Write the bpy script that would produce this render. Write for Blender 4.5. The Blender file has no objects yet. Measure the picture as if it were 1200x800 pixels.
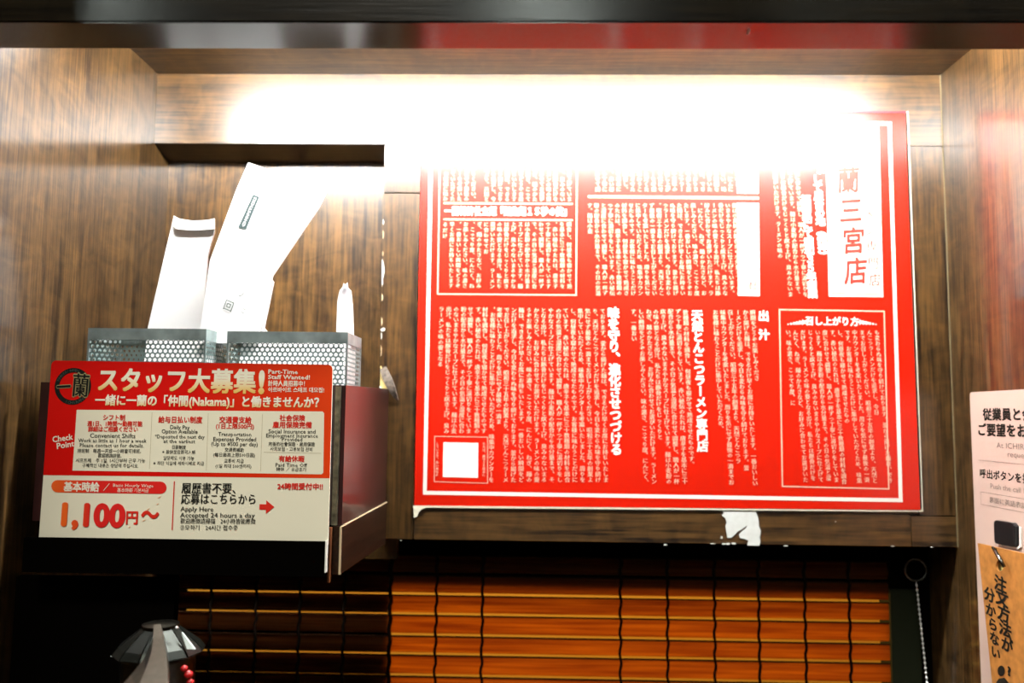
import bpy, bmesh, math, random
from mathutils import Vector, Matrix
random.seed(7)
C = bpy.context.scene.collection
PI = math.pi

# ------------------------------------------------------------------ camera
H = 1.12                       # height of the lens above the shop floor
FPX, PITCH, YAW, ROLL = 961.2, 0.09165, -0.02243, 0.01114
cy_, sy_, cp_, sp_ = math.cos(YAW), math.sin(YAW), math.cos(PITCH), math.sin(PITCH)
F = Vector((sy_*cp_, cy_*cp_, sp_))
R0 = Vector((cy_, -sy_, 0)); U0 = R0.cross(F)
R = math.cos(ROLL)*R0 + math.sin(ROLL)*U0
U = -math.sin(ROLL)*R0 + math.cos(ROLL)*U0
cam = bpy.data.cameras.new('camera'); cam_o = bpy.data.objects.new('camera', cam); C.objects.link(cam_o)
cam.sensor_width = 36; cam.lens = FPX/1200*36; cam.clip_start = 0.02
cam.dof.use_dof = True; cam.dof.focus_distance = .47; cam.dof.aperture_fstop = 7.5
M3 = Matrix((R, U, -F)).transposed()
cam_o.matrix_world = Matrix.Translation((0, 0, H)) @ M3.to_4x4()
bpy.context.scene.camera = cam_o

# ------------------------------------------------------------------ light, exposure
sc = bpy.context.scene
sc.view_settings.view_transform = 'Standard'; sc.view_settings.look = 'None'
sc.view_settings.exposure = 0.0; sc.view_settings.gamma = 1; sc.view_settings.use_curve_mapping = False
w = bpy.data.worlds.new('world'); sc.world = w; w.use_nodes = True
w.node_tree.nodes['Background'].inputs[0].default_value = (1, .93, .85, 1)
w.node_tree.nodes['Background'].inputs[1].default_value = 0.015
TUBE = 320.0
def area(name, loc, target, sx, sy, power, color):
    l = bpy.data.lights.new(name, 'AREA'); l.shape = 'RECTANGLE'; l.size = sx; l.size_y = sy
    l.energy = power; l.color = color
    o = bpy.data.objects.new(name, l); C.objects.link(o)
    o.location = Vector(loc)+Vector((0, 0, H))
    o.rotation_euler = (Vector(target)-Vector(loc)).to_track_quat('-Z', 'Y').to_euler()
    return o
area('room_light', (-0.33, -0.90, 1.40), (-.15, .46, 0), .4, .25, 38, (1, .96, .84))
area('room_light', (0.03, -1.60, 1.19), (0, .4, .1), .20, .08, 4, (.9, 1, .92))
area('room_light', (-1.36, -1.60, 1.19), (-.1, .4, .1), .22, .09, 4, (.9, 1, .92))
area('added_kitchen_light', (0.05, 1.25, -0.05), (0.05, 0.6, -0.15), 1.5, .8, 4.6, (1, .60, .12))  # unseen lamp, invented to backlight the blind
area('added_kitchen_light', (0.05, .95, .45), (0.05, 1.6, -0.6), 1.0, .3, 16, (1, .62, .20))  # unseen lamp added to brighten the wall behind the slat gaps

def at(px, py, Y):
    d = F + R*((px-600)/FPX) + U*((400-py)/FPX)
    return d*(Y/d.y)
def atX(px, py, X):
    d = F + R*((px-600)/FPX) + U*((400-py)/FPX)
    return d*(X/d.x)

# ------------------------------------------------------------------ materials
def newmat(name):
    m = bpy.data.materials.new(name); m.use_nodes = True
    return m, m.node_tree.nodes, m.node_tree.links, m.node_tree.nodes['Principled BSDF']
def flat(name, col, rough=.5, metal=0, coat=0, spec=.5, coat_rough=.1, noise=0, nscale=60):
    m, n, l, b = newmat(name)
    b.inputs['Base Color'].default_value = (*col, 1)
    b.inputs['Roughness'].default_value = rough; b.inputs['Metallic'].default_value = metal
    b.inputs['Coat Weight'].default_value = coat; b.inputs['Coat Roughness'].default_value = coat_rough
    b.inputs['Specular IOR Level'].default_value = spec
    if noise:
        tc = n.new('ShaderNodeTexCoord'); t = n.new('ShaderNodeTexNoise'); t.inputs['Scale'].default_value = nscale
        t.inputs['Detail'].default_value = 6
        r = n.new('ShaderNodeValToRGB')
        r.color_ramp.elements[0].position = .3; r.color_ramp.elements[1].position = .7
        r.color_ramp.elements[0].color = (*[c*(1-noise) for c in col], 1)
        r.color_ramp.elements[1].color = (*[min(1, c*(1+noise*.5)) for c in col], 1)
        l.new(tc.outputs['Object'], t.inputs['Vector']); l.new(t.outputs['Fac'], r.inputs['Fac']); l.new(r.outputs['Color'], b.inputs['Base Color'])
    return m
def wood(name, c0, c1, axis='Z', rough=.32, scale=1.0, seed=0, spec=.35, coat=.0, crough=.3):
    m, n, l, b = newmat(name)
    tc = n.new('ShaderNodeTexCoord')
    mp = n.new('ShaderNodeMapping'); mp.inputs['Location'].default_value = (seed*1.7, seed*.9, seed*2.3)
    s = {'Z': (1, 1, .045), 'X': (.045, 1, 1), 'Y': (1, .045, 1)}[axis]
    mp.inputs['Scale'].default_value = s
    l.new(tc.outputs['Object'], mp.inputs['Vector'])
    def noise(sc_, det, vec, dist=0):
        t = n.new('ShaderNodeTexNoise'); t.inputs['Scale'].default_value = sc_*scale; t.inputs['Detail'].default_value = det
        t.inputs['Distortion'].default_value = dist
        l.new(vec, t.inputs['Vector']); return t.outputs['Fac']
    fine = noise(620, 6, mp.outputs['Vector'], .4)
    mid = noise(150, 5, mp.outputs['Vector'], 1.0)
    mp2 = n.new('ShaderNodeMapping'); mp2.inputs['Scale'].default_value = {'Z': (.6, .6, 1), 'X': (1, .6, .6), 'Y': (.6, 1, .6)}[axis]
    mp2.inputs['Location'].default_value = (seed, seed, seed)
    l.new(tc.outputs['Object'], mp2.inputs['Vector'])
    big = noise(48, 4, mp2.outputs['Vector'], 2.2)
    def mth(op, a, b_):
        x = n.new('ShaderNodeMath'); x.operation = op
        for i, v in enumerate((a, b_)):
            if isinstance(v, (int, float)): x.inputs[i].default_value = v
            else: l.new(v, x.inputs[i])
        return x.outputs[0]
    s1 = mth('ADD', mth('MULTIPLY', fine, .42), mth('MULTIPLY', mid, .34))
    s2 = mth('ADD', s1, mth('MULTIPLY', big, .24))
    r = n.new('ShaderNodeValToRGB'); r.color_ramp.elements[0].position = .39; r.color_ramp.elements[1].position = .62
    r.color_ramp.elements[0].color = (*c0, 1); r.color_ramp.elements[1].color = (*c1, 1)
    e = r.color_ramp.elements.new(.5); e.color = (*[(a*.55+b_*.45) for a, b_ in zip(c0, c1)], 1)
    l.new(s2, r.inputs['Fac']); l.new(r.outputs['Color'], b.inputs['Base Color'])
    b.inputs['Roughness'].default_value = rough; b.inputs['Specular IOR Level'].default_value = spec
    b.inputs['Coat Weight'].default_value = coat; b.inputs['Coat Roughness'].default_value = crough
    bp = n.new('ShaderNodeBump'); bp.inputs['Strength'].default_value = .12; bp.inputs['Distance'].default_value = .0006
    l.new(fine, bp.inputs['Height']); l.new(bp.outputs['Normal'], b.inputs['Normal'])
    return m
D0, D1 = (.005, .0021, .0005), (.088, .043, .0105)
W_V = wood('walnut_vertical', D0, D1, 'Z', seed=1, coat=.8)
W_V2 = wood('walnut_vertical_niche', D0, (.108, .055, .0145), 'Z', seed=4, coat=.5)
W_S = wood('walnut_side', D0, (.078, .041, .012), 'Z', seed=7, rough=.40, coat=.8, crough=.13)
W_H = wood('walnut_horizontal', D0, D1, 'X', seed=2, coat=1.0, crough=.35)
W_C = wood('walnut_ceiling', D0, D1, 'X', seed=5)
W_DK = wood('shaded_soffit_wood', (.012, .007, .003), (.035, .022, .011), 'X', rough=.3, seed=3)
W_BEAM = wood('beam_face', (.003, .002, .0008), (.010, .007, .003), 'X', rough=.2, seed=9, spec=.25)
LACQ = flat('black_gloss_lacquer', (.012, .007, .006), .20, coat=.5, coat_rough=.14, spec=.5)
BLACK = flat('black_board', (.0015, .0012, .001), .9, spec=0)
DKGREEN = flat('dark_green_frame', (.010, .013, .006), .7, spec=.1)
CHIP = flat('exposed_white_core', (.52, .55, .53), .7, noise=.08, nscale=200)
EDGE = flat('worn_pale_edge', (.45, .36, .22), .6)
EDGE_SHADE = flat('edge_shade', (.015, .009, .004), .8)

# ------------------------------------------------------------------ mesh helpers
def setp(o, label=None, cat=None, group=None, kind=None):
    if label: o['label'] = label
    if cat: o['category'] = cat
    if group: o['group'] = group
    if kind: o['kind'] = kind
    return o
def empty(name, loc=(0, 0, 0), **k):
    o = bpy.data.objects.new(name, None); C.objects.link(o); o.location = loc; o.empty_display_size = .02
    return setp(o, **k)
def mobj(name, verts, faces, mat, parent=None, smooth=False, mats=None, fm=None, **k):
    """one mesh object; verts in lens-level coordinates, origin put at base centre"""
    xs = [v[0] for v in verts]; ys = [v[1] for v in verts]; zs = [v[2] for v in verts]
    org = Vector(((min(xs)+max(xs))/2, (min(ys)+max(ys))/2, min(zs)))
    me = bpy.data.meshes.new(name)
    me.from_pydata([tuple(Vector(v)-org) for v in verts], [], faces)
    for m in (mats or [mat]): me.materials.append(m)
    if fm:
        for p, i in zip(me.polygons, fm): p.material_index = i
    if smooth:
        for p in me.polygons: p.use_smooth = True
    me.update()
    o = bpy.data.objects.new(name, me); C.objects.link(o)
    if parent is not None:
        o.parent = parent; o.location = org - wloc(parent)
    else: o.location = org
    return setp(o, **k)
def wloc(o):
    v = Vector(o.location)
    while o.parent: o = o.parent; v = v + Vector(o.location)
    return v
class G:
    def __init__(s): s.v = []; s.f = []
    def add(s, v, f):
        b = len(s.v); s.v += [tuple(x) for x in v]; s.f += [tuple(i+b for i in q) for q in f]; return s
    def box(s, x0, x1, y0, y1, z0, z1):
        v = [(x, y, z) for z in (z0, z1) for y in (y0, y1) for x in (x0, x1)]
        return s.add(v, [(0, 2, 3, 1), (4, 5, 7, 6), (0, 1, 5, 4), (2, 6, 7, 3), (0, 4, 6, 2), (1, 3, 7, 5)])
    def quadslab(s, pts, nrm, t):
        """polygon pts extruded along nrm by t"""
        n = len(pts); a = [Vector(p) for p in pts]; b = [p+Vector(nrm)*t for p in a]
        f = [tuple(range(n)), tuple(range(2*n-1, n-1, -1))]
        f += [(i, n+i, n+(i+1) % n, (i+1) % n) for i in range(n)]
        return s.add(a+b, f)
    def tube(s, pts, rad, seg=8, cap=True):
        pts = [Vector(p) for p in pts]
        if not hasattr(rad, '__len__'): rad = [rad]*len(pts)
        v = []; f = []
        ref = None
        for i, p in enumerate(pts):
            d = (pts[min(i+1, len(pts)-1)]-pts[max(i-1, 0)]).normalized()
            if ref is None: ref = d.orthogonal().normalized()
            a = (ref-d*ref.dot(d)).normalized(); ref = a; b = d.cross(a)
            for k in range(seg):
                t = 2*PI*k/seg; v.append(p+(a*math.cos(t)+b*math.sin(t))*rad[i])
        for i in range(len(pts)-1):
            for k in range(seg):
                k2 = (k+1) % seg; f.append((i*seg+k, i*seg+k2, (i+1)*seg+k2, (i+1)*seg+k))
        if cap: f.append(tuple(range(seg-1, -1, -1))); f.append(tuple((len(pts)-1)*seg+k for k in range(seg)))
        return s.add(v, f)
    def lathe(s, c, prof, seg=24, ph=0, sx=1, sy=1):
        v = []; f = []
        for (r, z) in prof:
            for k in range(seg):
                t = 2*PI*(k+ph)/seg; v.append((c[0]+r*math.cos(t)*sx, c[1]+r*math.sin(t)*sy, c[2]+z))
        for i in range(len(prof)-1):
            for k in range(seg):
                k2 = (k+1) % seg; f.append((i*seg+k, i*seg+k2, (i+1)*seg+k2, (i+1)*seg+k))
        f.append(tuple(range(seg-1, -1, -1))); f.append(tuple((len(prof)-1)*seg+k for k in range(seg)))
        return s.add(v, f)
    def obj(s, name, mat, parent=None, bevel=0, **k):
        o = mobj(name, s.v, s.f, mat, parent, **k)
        if bevel:
            bm = bmesh.new(); bm.from_mesh(o.data)
            bmesh.ops.bevel(bm, geom=list(bm.edges), offset=bevel, segments=2, affect='EDGES', clamp_overlap=True)
            bm.to_mesh(o.data); bm.free()
        return o
def box(name, x0, x1, y0, y1, z0, z1, mat, parent=None, bevel=0, **k):
    return G().box(x0, x1, y0, y1, z0, z1).obj(name, mat, parent, bevel, **k)

# ------------------------------------------------------------------ glyphs (the built-in font, turned into mesh once per character)
_gl = {}
def _mesh(body, off, res):
    c = bpy.data.curves.new('glyph', 'FONT'); c.body = body; c.resolution_u = res; c.offset = off
    o = bpy.data.objects.new('glyph', c); C.objects.link(o)
    dg = bpy.context.evaluated_depsgraph_get(); e = o.evaluated_get(dg); m = e.to_mesh()
    v = [(p.co.x, p.co.y) for p in m.vertices]; f = [tuple(p.vertices) for p in m.polygons]
    e.to_mesh_clear(); bpy.data.objects.remove(o); bpy.data.curves.remove(c)
    return v, f
_bar = {}
def glyph(ch, off=0, res=1):
    k = (ch, off, res)
    if k in _gl: return _gl[k]
    if ch in ' \u3000': _gl[k] = ([], [], .3 if ch == ' ' else 1.0); return _gl[k]
    v, f = _mesh(ch, off, res)
    if ord(ch) < 0x2000:
        if '|' not in _bar: _bar['|'] = max(p[0] for p in _mesh('|', 0, 1)[0])
        adv = max(p[0] for p in _mesh(ch+'|', 0, 1)[0]) - _bar['|']
    else: adv = .92 if 0xAC00 <= ord(ch) <= 0xD7A3 else 1.0
    _gl[k] = (v, f, adv); return _gl[k]
class Print:
    """flat lettering on one plane: O + U*x + V*y"""
    def __init__(s, u, v, n, eps): s.k = 0; s.u, s.w, s.n, s.eps = Vector(u), Vector(v), Vector(n), eps; s.g = G()
    def put(s, ch, c, sx, sy, off=0, res=1, rot=0, vert=False, shear=0, _in=False):
        """one character centred on c, sx/sy em size"""
        gv, gf, adv = glyph(ch, 0, res)
        if not gv: return
        if off and not _in:
            d = off
            sh_ = ((-d, 0), (d, 0)) if d < .02 else ((0, 0), (-d, -d), (d, -d), (-d, d), (d, d)) if d < .04 else ((0, 0), (-d*.75, -d*.75), (d*.75, -d*.75), (-d*.75, d*.75), (d*.75, d*.75), (d*1.1, 0), (-d*1.1, 0), (0, d*1.1), (0, -d*1.1))
            for a, b in sh_: s.put(ch, c+s.u*(a*sx)+s.w*(b*sy), sx, sy, 0, res, rot, vert, shear, True)
            return
        cx, cy = adv/2, .38
        s.k = (s.k+1) % 12
        dx = dy = 0
        if vert:
            if ch in '、。，．': dx, dy = .6, .6
            if ch in 'ー～「」（）〜(){}-': rot = rot-PI/2
        cr, sr = math.cos(rot), math.sin(rot)
        vv = []
        for (x, y) in gv:
            a, b = (x-cx+dx), (y-cy+dy)
            a, b = a*cr-b*sr, a*sr+b*cr
            a += shear*b
            vv.append(c + s.u*(a*sx) + s.w*(b*sy) + s.n*(s.eps+s.k*8e-6))
        s.g.add(vv, gf)
    def row(s, text, p0, p1, em, off=0, res=1):
        """text squeezed between the points p0 and p1 (middle of its height)"""
        advs = [glyph(c, 0, res)[2] for c in text]; tot = sum(advs)
        d = (p1-p0); L = d.length; k = L/tot; dn = d.normalized()
        keep = s.u, s.w
        s.u = dn; s.w = (s.w - dn*s.w.dot(dn)).normalized()
        x = 0
        for ch, a in zip(text, advs):
            s.put(ch, p0+dn*((x+a/2)*k), k, em, off, res); x += a
        s.u, s.w = keep
    def col(s, text, p0, p1, em, off=0, res=1, wid=None):
        """vertical text filling p0 (top) to p1 (bottom)"""
        n = len(text); 
        for i, ch in enumerate(text):
            s.put(ch, p0.lerp(p1, (i+.5)/n), wid or em, em, off, res, vert=True)
    def rect(s, pts, extra=0):
        s.k = (s.k+1) % 12; s.g.add([Vector(p)+s.n*(s.eps+s.k*8e-6) for p in pts], [tuple(range(len(pts)))])
    def line(s, a, b, wd):
        a, b = Vector(a), Vector(b); d = (b-a).normalized(); q = s.n.cross(d)*wd/2
        s.rect([a-q, b-q, b+q, a+q])
    def frame(s, p, wd):
        for i in range(4):
            a, b = Vector(p[i]), Vector(p[(i+1) % 4]); d = (b-a).normalized()*wd/2
            s.line(a-d, b+d, wd)
    def obj(s, name, mat, parent, **k):
        o = s.g.obj(name, mat, parent, **k); s.g = G(); return o

# ------------------------------------------------------------------ the booth
YB = .614; XL, XR, HC = -.2936, .3121, .2643
ZB = at(1122, 641, YB).z
ZNT = at(300, 168, YB).z
XN = at(449, 250, YB).x
YN = .642
ZTR = at(420, 668, .54).z
ZC = -.37                                        # counter top
wl = box('wall_left', XL-.02, XL, .15, .72, ZC-.05, .62, W_S, kind='structure')
wr = box('wall_right', XR, XR+.02, -.35, .72, ZC-.05, .62, W_S, kind='structure')
# edge joint seen as a thin pale line where the right wall meets the board
box('trim_3', XR-.0005, XR, YB-.0006, YB, ZB, HC, flat('pale_joint', (.13, .10, .05), .6), kind='structure')
box('ceiling', XL, XR, .3675, .626, HC, HC+.02, W_C, kind='structure')
wb = empty('wall_back', (0, YB, ZB), kind='structure')
pTL, pTR, pBR, pBL = [at(*p, YB) for p in ((495, 129), (1060, 132), (1078, 597), (485.5, 592))]
XS = at(489, 400, YB).x; XRS = at(1070, 400, YB).x; ZPB = at(780, 598, YB).z
g = .0004
ZJ = at(470, 226, YB).z
box('panel', XL, XR, YB, YB+.012, ZNT, HC, W_H, wb, .0003)
box('panel', XN, XS-g, YB, YB+.012, ZJ+g, ZNT-g, W_V, wb, .0003)
box('panel', XN, XS-g, YB+.0003, YB+.012, ZB, ZJ-g, W_V, wb, .0003)
box('panel', XS+g, XRS-g, YB, YB+.012, ZPB, ZNT-g, W_V2, wb, .0003)
box('panel', XS+g, XRS-.006, YB, YB+.012, ZB, ZPB-g, W_H, wb, .0003)
box('panel', XRS+g, XR, YB, YB+.012, ZPB-.001, ZNT-g, W_V, wb, .0003)
box('panel', XRS-.006+g, XR, YB+.0003, YB+.012, ZB, ZPB-.0015, W_H, wb, .0003)
# niche behind the napkin boxes
nc = at(202, 191, YN)
box('panel', XL, XN+.012, YN, YN+.01, ZTR-.01, HC, W_V2, wb)
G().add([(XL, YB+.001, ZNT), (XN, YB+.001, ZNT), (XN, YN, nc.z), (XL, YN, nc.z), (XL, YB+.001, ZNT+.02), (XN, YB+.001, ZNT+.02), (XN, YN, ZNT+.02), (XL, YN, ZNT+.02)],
        [(0, 3, 2, 1), (4, 5, 6, 7), (0, 1, 5, 4), (1, 2, 6, 5), (2, 3, 7, 6), (3, 0, 4, 7)]).obj('niche_soffit', W_DK, wb)  # shade under the niche top is put into this darker wood colour
box('niche_jamb', XN, XN+.012, YB+.012, YN, ZB, ZNT, W_V, wb)
# chipped white core, peeled laminate and little flakes on the back board
def plane_poly(pts, Y, t, name, mat, parent, **k):
    return G().quadslab([at(x, y, Y) for x, y in pts], (0, -1, 0), t).obj(name, mat, parent, **k)
chip = [(846.5, 597), (848, 601), (846, 604), (850, 607), (851.5, 612), (850, 616), (851, 623), (852.5, 630), (857, 629.5), (861, 626), (864, 622.5), (868, 620.5), (873, 617), (876, 614.5),
        (874, 619), (870, 622), (866, 626), (867, 630), (872, 631), (877, 633), (875.5, 638.8), (889.6, 639), (891, 634), (890, 629), (891.5, 622), (889, 616), (888.5, 608), (887, 603), (885, 598.5), (878, 597.3)]
plane_poly(chip, YB-.0001, .0006, 'chipped_patch', CHIP, wb, label='white chipped patch under the red poster')
for (x, y, a, b) in ((845.5, 629.5, 1.4, 1.8), (848, 637, 2.4, 1.1), (853, 637, 2.4, 1.1), (860, 636.6, 3, 1.0), (835, 636.8, 3.5, .45), (470, 633, 1.2, .6), (1046, 639.6, 2.2, .5), (1092, 640.8, 1.6, .5), (979, 611, .7, .7), (921, 639.2, 3, .5), (449, 386, 3, 2.0), (447.5, 632, 2, 1), (780, 638, 2.5, .7)):
    plane_poly([(x+a*math.cos(t)*random.uniform(.7, 1.2), y+b*math.sin(t)*random.uniform(.7, 1.2)) for t in [i*2*PI/9 for i in range(9)]], YB-.0001, .0005, 'flake', CHIP, wb)
# ragged pale flakes down the edge of the stile
for i in range(16):
    y = 255+i*23+random.uniform(-8, 8)
    if 425 < y < 475: continue
    x = 450.3-(y-200)*.0165; s = random.uniform(.5, 1.1); l_ = random.uniform(2, 8)
    plane_poly([(x-.4, y-l_), (x+s, y-l_*.4), (x+s*.7, y+l_*.5), (x-.4, y+l_)], YB-.0001, .0004, 'flake', EDGE if i % 3 else CHIP, wb)
plane_poly([(448, 303), (449.6, 310), (450.6, 317), (449.4, 324), (447.8, 328)], YB-.0001, .0005, 'flake', CHIP, wb)
# peeled tongue of laminate, curling out
pk = G(); n = 9
for i in range(n):
    t = i/(n-1); px_, py_ = 449+17*t**1.1, 431+38*t; wd = 7*math.sin(PI*min(1, .25+t*.72))+1.2
    out = .0012+.008*math.sin(PI*t)*t
    pk.v += [tuple(at(px_-wd*.55, py_+wd*.25, YB-out*.4)), tuple(at(px_+wd*.55, py_-wd*.35, YB-out))]
pk.f = [(2*i, 2*i+1, 2*i+3, 2*i+2) for i in range(n-1)]
o = pk.obj('peeled_laminate', flat('peeled_laminate', (.17, .14, .115), .7, noise=.6, nscale=300), wb, label='curled strip of peeling laminate')
sm = o.modifiers.new('s', 'SOLIDIFY'); sm.thickness = .0006
plane_poly([(446, 428), (449, 433), (452, 444), (455, 456), (452, 462), (448, 470), (445, 474)], YB-.0001, .0004, 'flake', flat('yellowed_glue', (.60, .47, .18), .6), wb)
plane_poly([(445, 452), (449, 456), (454, 458), (452, 463), (448, 471), (444.5, 474)], YB-.0004, .0005, 'flake', CHIP, wb)

# beam that hides the tube, with a lacquered underside
HL = .165
yb0, yb1 = HL/(at(600, 27, 1).z), HL/(at(600, 57, 1).z)
box('trim_1', XL-.2, XR+.2, yb0, yb1, HL, HL+.0005, LACQ, kind='structure')
box('trim_2', XL-.2, XR+.2, yb0-.0008, yb1, HL+.0006, .62, W_BEAM, kind='structure')
# nick in the lacquer
G().quadslab([(at(877, 33, yb0)*1.0)*(HL/at(877, 33, yb0).z)+Vector((dx, dy, -.00005)) for dx, dy in ((0, 0), (.0010, .001), (.0014, .0042), (.0006, .0052), (.0002, .003))], (0, 0, -1), .0003).obj('trim_4', CHIP, kind='structure')
# tube fitting on the ceiling behind the beam
TY, TZ = .490, .2555
lt = empty('ceiling_light', (.035, TY, TZ), label='white fluorescent tube fitting under the booth ceiling behind the beam', cat='light')
box('housing', -.275, .308, TY-.016, TY+.016, HC-.0018, HC, flat('white_housing', (.75, .75, .75), .4), lt, .001)
em = bpy.data.materials.new('tube_glow'); em.use_nodes = True; nt = em.node_tree
nt.nodes.remove(nt.nodes['Principled BSDF']); e_ = nt.nodes.new('ShaderNodeEmission'); e_.inputs[0].default_value = (1, .985, .95, 1); e_.inputs[1].default_value = TUBE
nt.links.new(e_.outputs[0], nt.nodes['Material Output'].inputs[0])
G().tube([(-.262, TY, TZ), (.297, TY, TZ)], .0065, 12).obj('glass_tube', em, lt)
for x in (-.27, .297): box('end_cap', x, x+.008, TY-.008, TY+.008, TZ-.009, HC-.0015, flat('white_cap', (.7, .7, .7), .5), lt)

# counter and shop floor (below the frame)
box('floor', -1.6, 1.6, -2.6, 2.2, -H-.03, -H, flat('floor_tile', (.08, .05, .035), .4, noise=.3, nscale=4), kind='structure')
box('trim_5', XL, XR, .02, .70, ZC-.04, ZC, wood('counter_wood', (.03, .014, .006), (.10, .05, .022), 'X', seed=11), kind='structure')

box('wall_kitchen', -1.2, 1.3, 1.7, 1.75, -H, 1.2, flat('kitchen_plaster', (.75, .42, .06), .8), kind='structure')
# kitchen side: dark boards around and behind the blind
YBL = .66
bx0, bx1 = at(207, 740, YBL).x, at(1042, 740, YBL).x
box('wall_kitchen', XL, XR, YBL-.004, YBL+.02, at(600, 655, YBL).z+.03, HC, BLACK, kind='structure')
box('trim_6', XL, bx0-.001, YBL-.003, YBL+.02, ZC, at(600, 655, YBL).z+.03, BLACK, kind='structure')
box('trim_7', bx1+.0012, at(1078, 740, YBL).x, YBL-.001, YBL+.02, ZC, at(1060, 690, YBL).z, DKGREEN, kind='structure')
box('trim_8', at(1078, 740, YBL).x, XR, YBL-.001, YBL+.02, ZC, at(600, 655, YBL).z+.03, BLACK, kind='structure')
box('trim_9', bx1+.0012, at(1078, 740, YBL).x, YBL+.0, YBL+.02, at(1060, 690, YBL).z, at(600, 655, YBL).z+.03, BLACK, kind='structure')

# ------------------------------------------------------------------ bamboo blind
m, nn, ll, bs = newmat('bamboo_translucent')
bs.inputs['Specular IOR Level'].default_value = .1; bs.inputs['Base Color'].default_value = (.07, .022, .005, 1); bs.inputs['Roughness'].default_value = .5
tr = nn.new('ShaderNodeBsdfTranslucent'); mx = nn.new('ShaderNodeMixShader'); mx.inputs[0].default_value = .68
tc = nn.new('ShaderNodeTexCoord'); mp = nn.new('ShaderNodeMapping'); mp.inputs['Scale'].default_value = (.03, 1, 1)
ns = nn.new('ShaderNodeTexNoise'); ns.inputs['Scale'].default_value = 420; ns.inputs['Detail'].default_value = 3
rp = nn.new('ShaderNodeValToRGB'); rp.color_ramp.elements[0].position = .33; rp.color_ramp.elements[1].position = .68
rp.color_ramp.elements[0].color = (.50, .20, .035, 1); rp.color_ramp.elements[1].color = (.86, .46, .10, 1)
oi = nn.new('ShaderNodeObjectInfo'); ad = nn.new('ShaderNodeVectorMath'); ad.operation = 'ADD'
ll.new(tc.outputs['Object'], mp.inputs['Vector']); ll.new(mp.outputs['Vector'], ad.inputs[0]); ll.new(oi.outputs['Random'], ad.inputs[1])
ll.new(ad.outputs[0], ns.inputs['Vector']); ll.new(ns.outputs['Fac'], rp.inputs['Fac']); ll.new(rp.outputs['Color'], tr.inputs['Color'])
ll.new(bs.outputs[0], mx.inputs[1]); ll.new(tr.outputs[0], mx.inputs[2]); ll.new(mx.outputs[0], nn['Material Output'].inputs[0])
BAMBOO = m
blind = empty('bamboo_blind', (at(620, 800, YBL).x, YBL, ZC+.002), label='orange backlit bamboo slat blind with dark strings hanging below the board', cat='blind')
gapz = [at(620, y, YBL).z for y in (697.6, 721, 745.5, 768, 793)]
pitch = (gapz[0]-gapz[-1])/4
tops = [gapz[0]+2*pitch, gapz[0]+pitch]+gapz
while tops[-1]-pitch > ZC+.01: tops.append(tops[-1]-pitch)
slmesh = None
for i in range(len(tops)-1):
    zt, zb_ = tops[i]-.0009, tops[i+1]+.0011
    prof = [(0, 0), (-.0010, .12), (-.0016, .35), (-.0017, .5), (-.0015, .7), (-.0009, .9), (0, 1)]
    g_ = G(); n = len(prof)
    for x in (bx0, bx1):
        for (dy, t) in prof: g_.v.append((x, YBL+dy*.5, zb_+(zt-zb_)*t))
        for (dy, t) in prof: g_.v.append((x, YBL+.0009+dy*.3, zb_+(zt-zb_)*t))
    m2 = 2*n
    for k in range(n-1):
        g_.f.append((k, k+1, m2+k+1, m2+k)); g_.f.append((n+k, m2+n+k, m2+n+k+1, n+k+1))
    g_.f += [(n-1, 2*n-1, m2+2*n-1, m2+n-1), (0, m2, m2+n, n)]
    g_.obj('slat', BAMBOO, blind)
CORD = flat('dark_cord', (.006, .003, .0015), .9, spec=.05)
for i in range(len(tops)-1):     # dark strip along every slat top, its colour standing in for the edge shadow
    box('slat_shadow_strip', bx0, bx1, YBL-.0014, YBL+.001, tops[i]-.0016, tops[i]-.0009, flat('slat_shadow_strip', (.02, .007, .002), .9, spec=.05) if i == 0 else bpy.data.materials['slat_shadow_strip'], blind)
for px_ in (247, 300, 351, 403, 457, 511, 565, 727, 782, 837, 889, 943, 995):
    X = at(px_, 740, YBL).x; pts = []; z = tops[0]
    while z > ZC+.004:
        t = (tops[0]-z)/pitch
        pts.append((X+.0006*math.sin(2*PI*t)+random.uniform(-.0002, .0002), YBL-.0022-.0004*math.cos(2*PI*t), z)); z -= pitch/5
    G().tube(pts, .00115 if px_ != 457 else .0016, 5).obj('string', CORD, blind)
# unseen boards added behind the blind to block backlight at top and left, with slits
sh = empty('added_light_block', (0, YBL+.006, ZC), label='unseen dark boards added behind the blind to block light at its top and left side', cat='light block')
Yk = YBL+.0022; xk = at(457.5, 740, Yk).x
a, b = at(458, 683, Yk), at(1045, 695.5, Yk)
G().quadslab([(xk, Yk, a.z), (bx1, Yk, b.z), (bx1, Yk, tops[0]+.03), (xk, Yk, tops[0]+.03)], (0, 1, 0), .006).obj('board', BLACK, sh)
sl = [(gapz[0]-.0007, .0008), (gapz[1]-.0007, .0007), (gapz[3]-.0008, .0008), (gapz[4]-.0009, .0003)]
z = tops[0]+.03
for (gz, hgt) in sl:
    box('board', bx0, xk, Yk, Yk+.0015, gz+hgt, z, BLACK, sh); z = gz-hgt
box('board', bx0, xk, Yk, Yk+.0015, ZC, z, BLACK, sh)

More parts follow.
